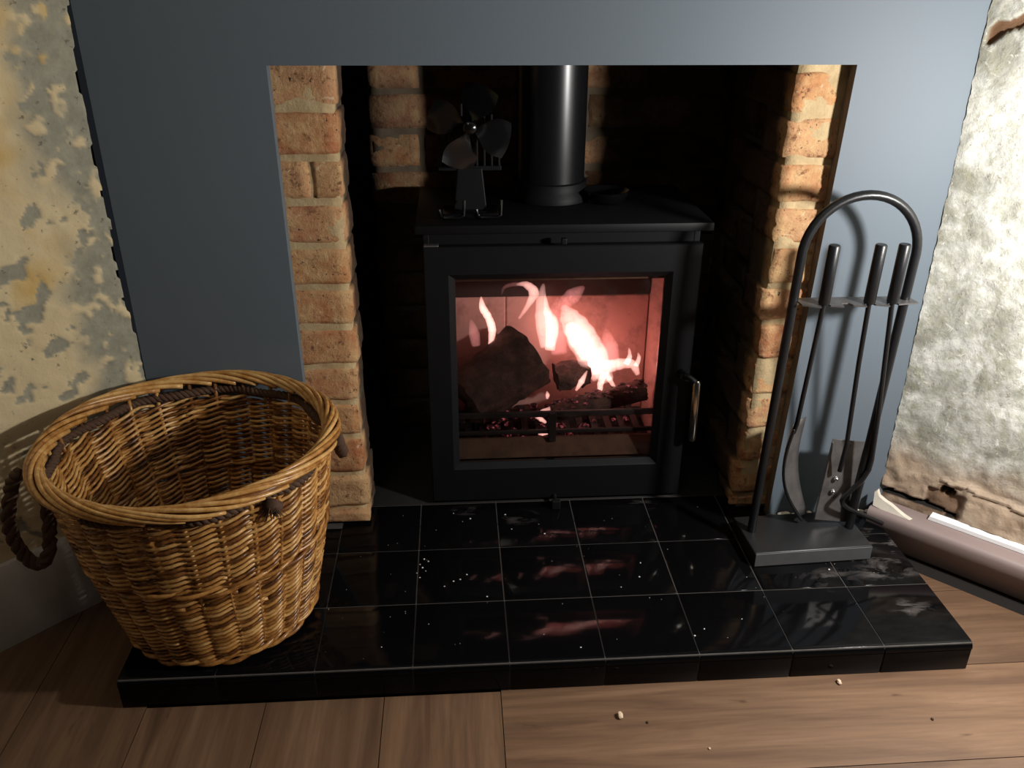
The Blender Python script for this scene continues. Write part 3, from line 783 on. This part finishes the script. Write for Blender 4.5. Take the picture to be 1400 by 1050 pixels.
# small dish on the stove top
mb = MB(); DX, DY = 0.526, 0.600
mb.lathe([(0.0005, 0.001), (0.026, 0.001), (0.034, 0.006), (0.0415, 0.019), (0.0435, 0.0235), (0.0415, 0.0245), (0.0385, 0.021), (0.031, 0.010), (0.024, 0.0065), (0.0005, 0.006)], (DX, DY, TZ), 40)
tag(build('dish', mb, 'gloss', smooth=50), 'small glossy black dish on the stove top beside the flue', 'dish')

# ================================================================== FIRE
def log_mesh(p0, p1, r0, r1, seed, n=28, m=18, flat=None, amp=0.10):
    p0, p1 = Vector(p0), Vector(p1); t = (p1-p0).normalized()
    u = Vector((0, 0, 1)); u = (u - t*u.dot(t)).normalized(); w = t.cross(u)
    vs = []; fs = []
    for i in range(m+1):
        s_ = i/m; c = p0.lerp(p1, s_); r = r0+(r1-r0)*s_
        for k in range(n):
            a = 2*PI*k/n; ca, sa = math.cos(a), math.sin(a)
            rr = r*(1 + amp*fbm((ca+seed, sa, s_*2), 2.2, 4) + 0.05*noise.noise(Vector((ca*6+seed, sa*6, s_*14))))
            x, y = ca*rr, sa*rr
            if flat is not None: x = max(x, flat*r + 0.06*r*noise.noise(Vector((y*60, s_*9, seed))))
            e = 0.006*noise.noise(Vector((ca*3+seed, sa*3, 5))) if i in (0, m) else 0
            vs.append(c + u*x + w*y + t*e)
    for i in range(m):
        for k in range(n): fs.append((i*n+k, i*n+(k+1) % n, (i+1)*n+(k+1) % n, (i+1)*n+k))
    o = len(vs); vs += [p0.copy(), p1.copy()]
    for k in range(n): fs += [(o, (k+1) % n, k), (o+1, m*n+k, m*n+(k+1) % n)]
    mb = MB(); mb.add(vs, fs); return mb
mb = log_mesh((0.250, 0.560, 0.182), (0.381, 0.625, 0.256), 0.060, 0.073, 3, 36, 20, None, 0.06)
tag(build('firewood_log', mb, 'log', smooth=60), 'large charred log leaning at the left inside the burning stove', 'log')
mb = log_mesh((0.425, 0.552, 0.152), (0.625, 0.585, 0.186), 0.021, 0.023, 9)
lg2 = build('firewood_log', mb, 'log', smooth=60); tag(lg2, 'slim log glowing along its top at the right in the stove', 'log')
mb = log_mesh((0.440, 0.615, 0.205), (0.510, 0.625, 0.214), 0.030, 0.027, 15, 20, 8, None, 0.25)
tag(build('firewood_log', mb, 'log', smooth=50), 'short blocky charred chunk behind the slim log in the stove', 'log')
# ember crust on top of the slim log
mb = MB(); rg = random.Random(5)
for i in range(40):
    s_ = i/39; c = Vector((0.43, 0.552, 0.153)).lerp(Vector((0.622, 0.585, 0.187)), s_)
    a = rg.uniform(-1.0, 0.7); rr = 0.0225
    q_ = c + Vector((0, math.sin(a)*rr, math.cos(a)*rr)); s2 = rg.uniform(0.003, 0.006)
    bm = bmesh.new(); bmesh.ops.create_icosphere(bm, subdivisions=1, radius=s2)
    for v in bm.verts: v.co = Vector((v.co.x*1.3, v.co.y, v.co.z*0.6)) + q_
    mb.bm(bm)
tag(build('ember_crust', mb, 'ember', lg2), 'pink glowing embers', None, None, 'stuff')
mb = MB()
for i in range(55):
    x, y = rg.gauss(0.42, 0.07), rg.uniform(0.525, 0.67); s2 = rg.uniform(0.004, 0.011)
    bm = bmesh.new(); bmesh.ops.create_icosphere(bm, subdivisions=1, radius=s2)
    for v in bm.verts: v.co = Vector((v.co.x, v.co.y, v.co.z*0.7)) + Vector((x, y, 0.106+s2*0.5))
    mb.bm(bm)
tag(build('ember_bed', mb, 'ember'), 'bed of glowing embers on the grate beneath the logs', 'embers', None, 'stuff')
fire = empty('fire', (0.45, 0.60, 0.12), 'white and pink flames rising from the logs in the stove', 'fire')
def flame(pts, y, w, mat='flame', dep=0.55, lean=0.0):
    # smooth the centre line and taper the widths
    if mat == 'flame': mat = 'flame' if max(w) > 0.0155 else ('flame_mid' if max(w) > 0.0075 else 'flame_fine')
    P = [Vector((p[0], y + lean*i, p[1])) for i, p in enumerate(pts)]; n = len(P); out = []; ws = []
    for i in range(n-1):
        a, b_, c_, d = P[max(i-1, 0)], P[i], P[i+1], P[min(i+2, n-1)]
        for s in range(6):
            t_ = s/6
            out.append(0.5*((2*b_)+(-a+c_)*t_+(2*a-5*b_+4*c_-d)*t_*t_+(-a+3*b_-3*c_+d)*t_**3)); ws.append(w[i]+(w[i+1]-w[i])*t_)
    out.append(P[-1]); ws.append(w[-1])
    ws = [max(0.0008, 1.18*v*(1+0.18*noise.noise(Vector((i*0.7, pts[0][0]*50, 2))))) for i, v in enumerate(ws)]
    mb = MB(); mb.tube(out, ws, 12, False, dep, (0, 1, 0)); return build('flame', mb, mat, fire, smooth='all')
flame([(0.301, .285), (0.305, .318), (0.298, .345), (0.286, .368), (0.283, .392)], 0.61, [.004, .0075, .007, .007, .001])
flame([(0.423, .270), (0.414, .325), (0.408, .375), (0.411, .410)], 0.63, [.014, .017, .010, .002])
flame([(0.428, .26), (0.432, .315), (0.420, .350), (0.415, .385)], 0.635, [.010, .013, .007, .001])
flame([(0.360, .340), (0.379, .370), (0.390, .397), (0.373, .414), (0.354, .414)], 0.615, [.002, .005, .010, .006, .001])
flame([(0.324, .398), (0.330, .414), (0.354, .420), (0.386, .413), (0.402, .394)], 0.60, [.001, .003, .004, .003, .001], 'flame_thin')
flame([(0.556, .186), (0.523, .245), (0.494, .293), (0.469, .332), (0.452, .362)], 0.63, [.012, .025, .028, .020, .004])
flame([(0.530, .20), (0.512, .245), (0.480, .300), (0.462, .330)], 0.61, [.010, .022, .020, .006])
flame([(0.452, .352), (0.458, .368), (0.474, .384), (0.495, .402)], 0.63, [.008, .013, .015, .003], 'flame_thin')
flame([(0.520, .225), (0.553, .226), (0.580, .231), (0.604, .229), (0.618, .204)], 0.62, [.015, .013, .011, .009, .004])
flame([(0.590, .230), (0.597, .247), (0.594, .268)], 0.62, [.006, .005, .001])
flame([(0.612, .225), (0.617, .243), (0.614, .256)], 0.62, [.005, .004, .001])
flame([(0.478, .192), (0.489, .213), (0.500, .238)], 0.575, [.002, .006, .001])
flame([(0.532, .183), (0.529, .205), (0.537, .232)], 0.575, [.003, .006, .007])
flame([(0.560, .196), (0.549, .214), (0.540, .230)], 0.58, [.003, .005, .006])
flame([(0.392, .140), (0.410, .154), (0.430, .166)], 0.555, [.002, .008, .002])
flame([(0.416, .182), (0.417, .191), (0.415, .200)], 0.56, [.002, .004, .001])
flame([(0.392, .154), (0.402, .150), (0.412, .142)], 0.53, [.001, .005, .002])
flame([(0.396, .117), (0.406, .116), (0.417, .117)], 0.53, [.002, .004, .002])
flame([(0.272, .275), (0.268, .305), (0.262, .335)], 0.63, [.008, .010, .002], 'flame_thin')
flame([(0.452, .24), (0.446, .285), (0.440, .330), (0.445, .37)], 0.66, [.014, .018, .012, .002], 'flame_thin')
flame([(0.560, .21), (0.556, .26), (0.548, .30)], 0.65, [.022, .018, .002], 'flame_thin')

# ================================================================== COMPANION STAND
SX, SYC = 0.872, 0.272
stand = empty('companion_stand', (SX, SYC, 0.0), 'black arched fireside stand on a flat tray base at the right of the hearth', 'stand')
mb = MB()
pz = 0.030
R_ = Matrix.Rotation(0.045, 4, 'Z')
b_ = MB(); b_.box(-0.1125, 0.1125, -0.0585, 0.0585, 0.0005, pz, 0.003, 3)
b_.xform(Matrix.Translation((SX+0.002, SYC+0.008, 0)) @ R_)
build('base_tray', b_, 'plate', stand, smooth=40)
b_ = MB(); b_.box(-0.1115, 0.1115, -0.0602, -0.0586, 0.0015, pz-0.0015, 0.0005, 1)
b_.xform(Matrix.Translation((SX+0.002, SYC+0.008, 0)) @ R_)
tag(build('tray_lip', b_, 'lip', stand), 'paler grey front lip of the tray')
ya = 0.286; AC, rad = 0.8885, 0.0955
zc = 0.568; pts = [(0.779, ya, pz-0.001)]
for i in range(9): pts.append((0.779 + (AC-rad-0.779)*(i+1)/9, ya, pz + (zc-pz)*(i+1)/9))
for i in range(1, 24):
    a = PI - PI*i/24; pts.append((AC + rad*math.cos(a), ya, zc + rad*1.02*math.sin(a)))
for i in range(10): pts.append((AC+rad + (0.969-AC-rad)*i/9, ya, zc + (pz-0.001-zc)*i/9))
mb = MB(); mb.tube(pts, 0.0078, 14, up=(0, 1, 0)); build('arch', mb, 'iron', stand, smooth=50)
# notched rest
nz0 = 0.488
front = []; xa, xb = 0.797, 0.996
poly = [(xa, 0.300), (xa+0.002, 0.268)]
for i, c in enumerate([0.835, 0.873, 0.911, 0.950]):
    poly += [(c-0.008, 0.255), (c-0.006, 0.272), (c+0.006, 0.272), (c+0.010, 0.262)]
poly += [(xb, 0.268), (xb-0.004, 0.300)]
mb = MB(); mb.prism(poly, nz0, nz0+0.0025, 'z')
tag(build('tool_rest', mb, 'steel', stand), 'notched steel tool rest')
def rod(name, parent, pts, r=0.0042, mat='iron'):
    mb = MB(); mb.tube(pts, r, 10); return build(name, mb, mat, parent, smooth=50)
def grip(parent, x0, x1, y):
    mb = MB(); mb.tube([(x0, y, 0.4915), (x0, y, 0.493), (x1, y, 0.589), (x1, y, 0.591)], [0.0082, 0.0094, 0.0094, 0.008], 16)
    build('handle', mb, 'iron', parent, smooth=40)
TY = 0.266
# ash scoop, turned edge on
scoop = empty('ash_scoop', (0.838, TY, 0.03), 'fire tool with a curved worn metal scoop, leftmost on the stand', 'fire tool', 'fire tools on the stand')
grip(scoop, 0.8345, 0.836, TY)
rod('rod', scoop, [(0.8345, TY, 0.4915), (0.832, TY+0.008, 0.36), (0.832, TY+0.018, 0.262), (0.834, TY+0.03, 0.235)])
vs = []; NU, NV = 14, 8
for side in (0, 1):
    for i in range(NU+1):
        s_ = i/NU; z = 0.245 - 0.205*s_
        wdt = 0.014 + 0.026*math.sin(PI*min(1, 0.25+0.75*s_))
        bow = 0.022*math.sin(PI*s_)
        for j in range(NV+1):
            v = j/NV*2-1
            dep_ = (1-v*v)*0.012 + bow
            vs.append((0.868 - dep_ - 0.018*(1-s_) + 0.022*s_ + 0.0016*side + wdt*v*0.62, TY+0.045 + wdt*v*0.75 , z))
n1 = (NU+1)*(NV+1); fs = []
for i in range(NU):
    for j in range(NV):
        q_ = (i*(NV+1)+j, (i+1)*(NV+1)+j, (i+1)*(NV+1)+j+1, i*(NV+1)+j+1); fs += [q_, tuple(n1+x for x in reversed(q_))]
bd = [i*(NV+1) for i in range(NU+1)] + [NU*(NV+1)+j for j in range(1, NV+1)] + [i*(NV+1)+NV for i in range(NU-1, -1, -1)] + [j for j in range(NV-1, 0, -1)]
for i in range(len(bd)): a, b2 = bd[i], bd[(i+1) % len(bd)]; fs.append((a, n1+a, n1+b2, b2))
mb = MB(); mb.add(vs, fs); tag(build('scoop', mb, 'steel', scoop, smooth='all'), 'worn grey metal scoop')
rim = [vs[i] for i in bd[:NU+1]]
rod('rim', scoop, [Vector(p) for p in rim], 0.0028)
# flat shovel with two rivets
shv = empty('fire_shovel', (0.935, TY+0.03, 0.03), 'fire tool with a flat riveted metal plate, in the middle of the stand', 'fire tool', 'fire tools on the stand')
grip(shv, 0.911, 0.9125, TY)
rod('rod', shv, [(0.911, TY, 0.4915), (0.919, TY+0.01, 0.38), (0.934, TY+0.024, 0.21), (0.934, TY+0.030, 0.150)])
mb = MB(); t_ = Matrix.Translation((0.947, 0.312, 0.118)) @ Matrix.Rotation(0.13, 4, 'Y') @ Matrix.Rotation(-0.16, 4, 'X')
mb.box(-0.034, 0.034, -0.001, 0.001, -0.082, 0.082, 0.0004, 1)
mb.prism([(0.032, -0.080), (0.034, -0.080), (0.034, 0.055), (0.032, 0.075)], -0.014, 0.001, 'y')
mb.box(-0.034, -0.032, -0.005, 0.001, -0.080, 0.075)
mb.xform(t_); tag(build('blade', mb, 'steel', shv, smooth=40), 'flat worn metal plate')
for z in (0.006, -0.020):
    mb = MB(); mb.lathe([(0.0003, 0.0052), (0.003, 0.0045), (0.0046, 0.002), (0.0048, 0.0)], (0, 0, 0), 12)
    mb.xform(t_ @ Matrix.Translation((-0.012, -0.006, z)) @ Matrix.Rotation(PI/2, 4, 'X')); tag(build('rivet', mb, 'rivet', shv, smooth=60), 'bright rivet')
# poker
pk = empty('poker', (0.96, TY, 0.03), 'fire tool with a thin rod and bent hook tip, rightmost on the stand', 'fire tool', 'fire tools on the stand')
grip(pk, 0.950, 0.9515, TY)
rod('rod', pk, [(0.950, TY, 0.4915), (0.961, TY+0.003, 0.38), (0.972, TY+0.006, 0.27), (0.978, TY+0.008, 0.19)])
rod('hook', pk, [(0.978, TY+0.008, 0.19), (0.977, TY+0.008, 0.165), (0.968, TY+0.008, 0.142), (0.949, TY+0.008, 0.118), (0.941, TY+0.009, 0.106), (0.939, TY+0.010, 0.098), (0.943, TY+0.012, 0.089), (0.956, TY+0.014, 0.078), (0.985, TY+0.016, 0.062), (1.018, TY+0.018, 0.045), (1.032, TY+0.018, 0.038)], 0.0045)

# ================================================================== LOG BASKET
BX, BY = -0.180, 0.162
basket = empty('log_basket', (BX, BY, 0.0), 'round brown wicker log basket with rope handles, empty, on the left of the hearth', 'basket')
NS = 27
def RZ(z):
    s_ = max(0, min(1, z/0.332)); return 0.146 + 0.060*s_ + 0.006*math.sin(PI*s_)
def P3(th, r, z): 
    cxx = BX - 0.006*(1-z/0.34) + 0.012*(1-z/0.34); cyy = BY + 0.010*(1-z/0.34)
    return (cxx + r*math.cos(th), cyy + r*math.sin(th), z)
rb = random.Random(21)
# uprights
for k in range(NS):
    th = 2*PI*(k)/NS + rb.uniform(-.02, .02)
    mb = MB(); mb.tube([P3(th+0.01*math.sin(i), RZ(0.335*i/10), 0.004+0.328*i/10) for i in range(11)], 0.0036, 6, tone=rb.random())
    build('stake', mb, 'wicker', basket, smooth='all')
def weave(mb, z0, z1, pitch, r, amp, slant, ph=0.0, spt=10):
    turns = int((z1-z0)/pitch); tot = turns*NS*spt//2*1; per = NS*spt//2
    run = []; tone = rb.random(); ln = rb.randint(spt*3, spt*9)
    for i in range(turns*per+1):
        th = 2*PI*i/per; ang = NS*th/2 + ph
        z = z0 + pitch*th/(2*PI) + slant*(-math.cos(ang)) + 0.0008*noise.noise(Vector((th*3, 1, z0)))
        rr = RZ(z) + amp*math.sin(ang)
        run.append(P3(th, rr, z))
        if len(run) >= ln or i == turns*per:
            if len(run) > 2: mb.tube(run, [r*(0.92+0.14*rb.random())]*len(run), 6, tone=tone, cap=True)
            run = [run[-1]] if len(run) else []; tone = rb.random(); ln = rb.randint(spt*3, spt*9)
mb = MB()
weave(mb, 0.012, 0.171, 0.0044, 0.0028, 0.0056, 0.0040, spt=8)
weave(mb, 0.177, 0.307, 0.0046, 0.0028, 0.0056, 0.0040, ph=0.4, spt=8)
tag(build('weave', mb, 'wicker', basket, smooth='all'), None, None, None, 'stuff')
# thicker waling rows
def wale(name, zc, n, dz, r, amp):
    mb = MB()
    for s_ in range(n):
        pts = []; N = NS*8
        for i in range(N):
            th = 2*PI*i/N; a = NS*th/3 + 2*PI*s_/n
            z = zc + dz*(s_-(n-1)/2) - 0.003*math.cos(a); pts.append(P3(th, RZ(z)+amp*math.sin(a)+0.001, z))
        mb.tube(pts, r, 6, True, tone=0.3+0.2*s_)
    return build(name, mb, 'wicker', basket, smooth='all')
wale('waling', 0.174, 3, 0.004, 0.0036, 0.0065)
wale('foot_border', 0.0125, 3, 0.004, 0.0040, 0.0065)
# braided rim: rods rolling from inside over the top to the outside
NRIM = 30; zrim = 0.333; cc = 0.0105; Rr = 0.2135
for k in range(NRIM):
    th0 = 2*PI*k/NRIM + rb.uniform(-.03, .03); span = 2*PI*rb.uniform(5.6, 7.0)/NRIM
    pts = []; rs = []; n_ = 22
    for i in range(n_+1):
        s_ = i/n_; th = th0 + span*s_; ph = PI*1.12 - PI*1.35*s_
        c2 = cc*(1+0.12*math.sin(s_*9+k))
        pts.append(P3(th, Rr + c2*math.cos(ph)*1.05, zrim + c2*math.sin(ph))); rs.append(0.0043*(1-0.3*s_))
    mb = MB(); mb.tube(pts, rs, 7, tone=0.55+0.6*rb.random()); build('rim_rod', mb, 'wicker', basket, smooth='all')
mb = MB(); N = 120
mb.tube([P3(2*PI*i/N, Rr, zrim-0.001) for i in range(N)], 0.0085, 6, True, tone=0.2); build('rim_core', mb, 'wicker', basket, smooth='all')
# twisted rope threaded below the rim
def rope(mb, path, r, twist, closed=False, strands=3, n=6):
    path = [Vector(p) for p in path]; N = len(path)
    for s_ in range(strands):
        pts = []
        for i in range(N):
            a, b_ = path[max(i-1, 0)], path[min(i+1, N-1)]
            if closed: a, b_ = path[(i-1) % N], path[(i+1) % N]
            t = (b_-a).normalized(); u = Vector((0, 0, 1)); u = (u-t*u.dot(t))
            if u.length < 0.2: u = Vector((0.6, 0.8, 0)); u = u-t*u.dot(t)
            u.normalize(); w = t.cross(u); an = twist*i/N*2*PI + 2*PI*s_/strands
            pts.append(path[i] + (u*math.cos(an)+w*math.sin(an))*r*0.52)
        mb.tube(pts, r*0.56, n, closed)
N = NS*14
mb = MB(); rope(mb, [P3(2*PI*i/N, RZ(0.315)+0.0055*math.sin(NS/3*2*PI*i/N), 0.3145) for i in range(N)], 0.0078, 48, True)
tag(build('rope_band', mb, 'rope', basket, smooth='all'), 'dark twisted rope threaded under the rim')
def handle(th, drop, wid, out):
    ctrl = []
    for i in range(41):
        s_ = i/40; a = PI*s_
        tt = th + wid*math.cos(a)*(1.0 if i else 1)
        d = math.sin(a)**0.7
        ctrl.append(P3(tt, RZ(0.318)+0.012+out*d, 0.316 - drop*d))
    mb = MB(); rope(mb, ctrl, 0.0105, 7); o = build('rope_handle', mb, 'rope', basket, smooth='all'); return o
ctrl = [(-.398, .080, .326), (-.412, .082, .312), (-.424, .086, .286), (-.440, .090, .240), (-.443, .094, .205), (-.438, .098, .172), (-.426, .100, .152), (-.411, .102, .156), (-.398, .103, .184), (-.390, .104, .225), (-.385, .105, .270), (-.378, .106, .308)]
path = []
for i in range(len(ctrl)-1):
    a, b_, c_, d = [Vector(ctrl[max(0, min(len(ctrl)-1, j))]) for j in (i-1, i, i+1, i+2)]
    for q_ in range(4):
        t_ = q_/4; path.append(0.5*((2*b_)+(-a+c_)*t_+(2*a-5*b_+4*c_-d)*t_*t_+(-a+3*b_-3*c_+d)*t_**3))
mb = MB(); rope(mb, path, 0.0105, 6)
tag(build('rope_handle', mb, 'rope', basket, smooth='all'), 'dark rope handle hanging loose')
handle(math.radians(18), 0.055, 0.13, 0.010)
# rope knot with frayed ends at the front
mb = MB()
bm = bmesh.new(); bmesh.ops.create_icosphere(bm, subdivisions=2, radius=0.011)
kp = Vector(P3(math.radians(-46), RZ(0.30)+0.012, 0.303))
for v in bm.verts: v.co = Vector((v.co.x*1.4, v.co.y, v.co.z*1.1)) + Vector((1, 1, 1))*0.003*noise.noise(v.co*250) + kp
mb.bm(bm)
for i in range(40):
    a = rb.uniform(0, 2*PI); d = Vector((math.cos(a), -abs(rb.gauss(0.4, .3)), rb.uniform(-1, 0.4))).normalized()
    L_ = rb.uniform(0.010, 0.024); mb.tube([kp, kp+d*L_*0.5+Vector((0, 0, .002)), kp+d*L_+Vector((0, 0, -.004))], 0.0006, 4)
build('rope_knot', mb, 'rope', basket, smooth='all')
# base: spiral weave
mb = MB(); pts = []
for i in range(15*36):
    th = 2*PI*i/36; r_ = 0.006 + 0.0092*th/(2*PI); pts.append(P3(th, r_, 0.010+0.002*math.sin(th*6.5)))
mb.tube(pts, 0.0047, 6, tone=0.3); build('base', mb, 'wicker', basket, smooth='all')
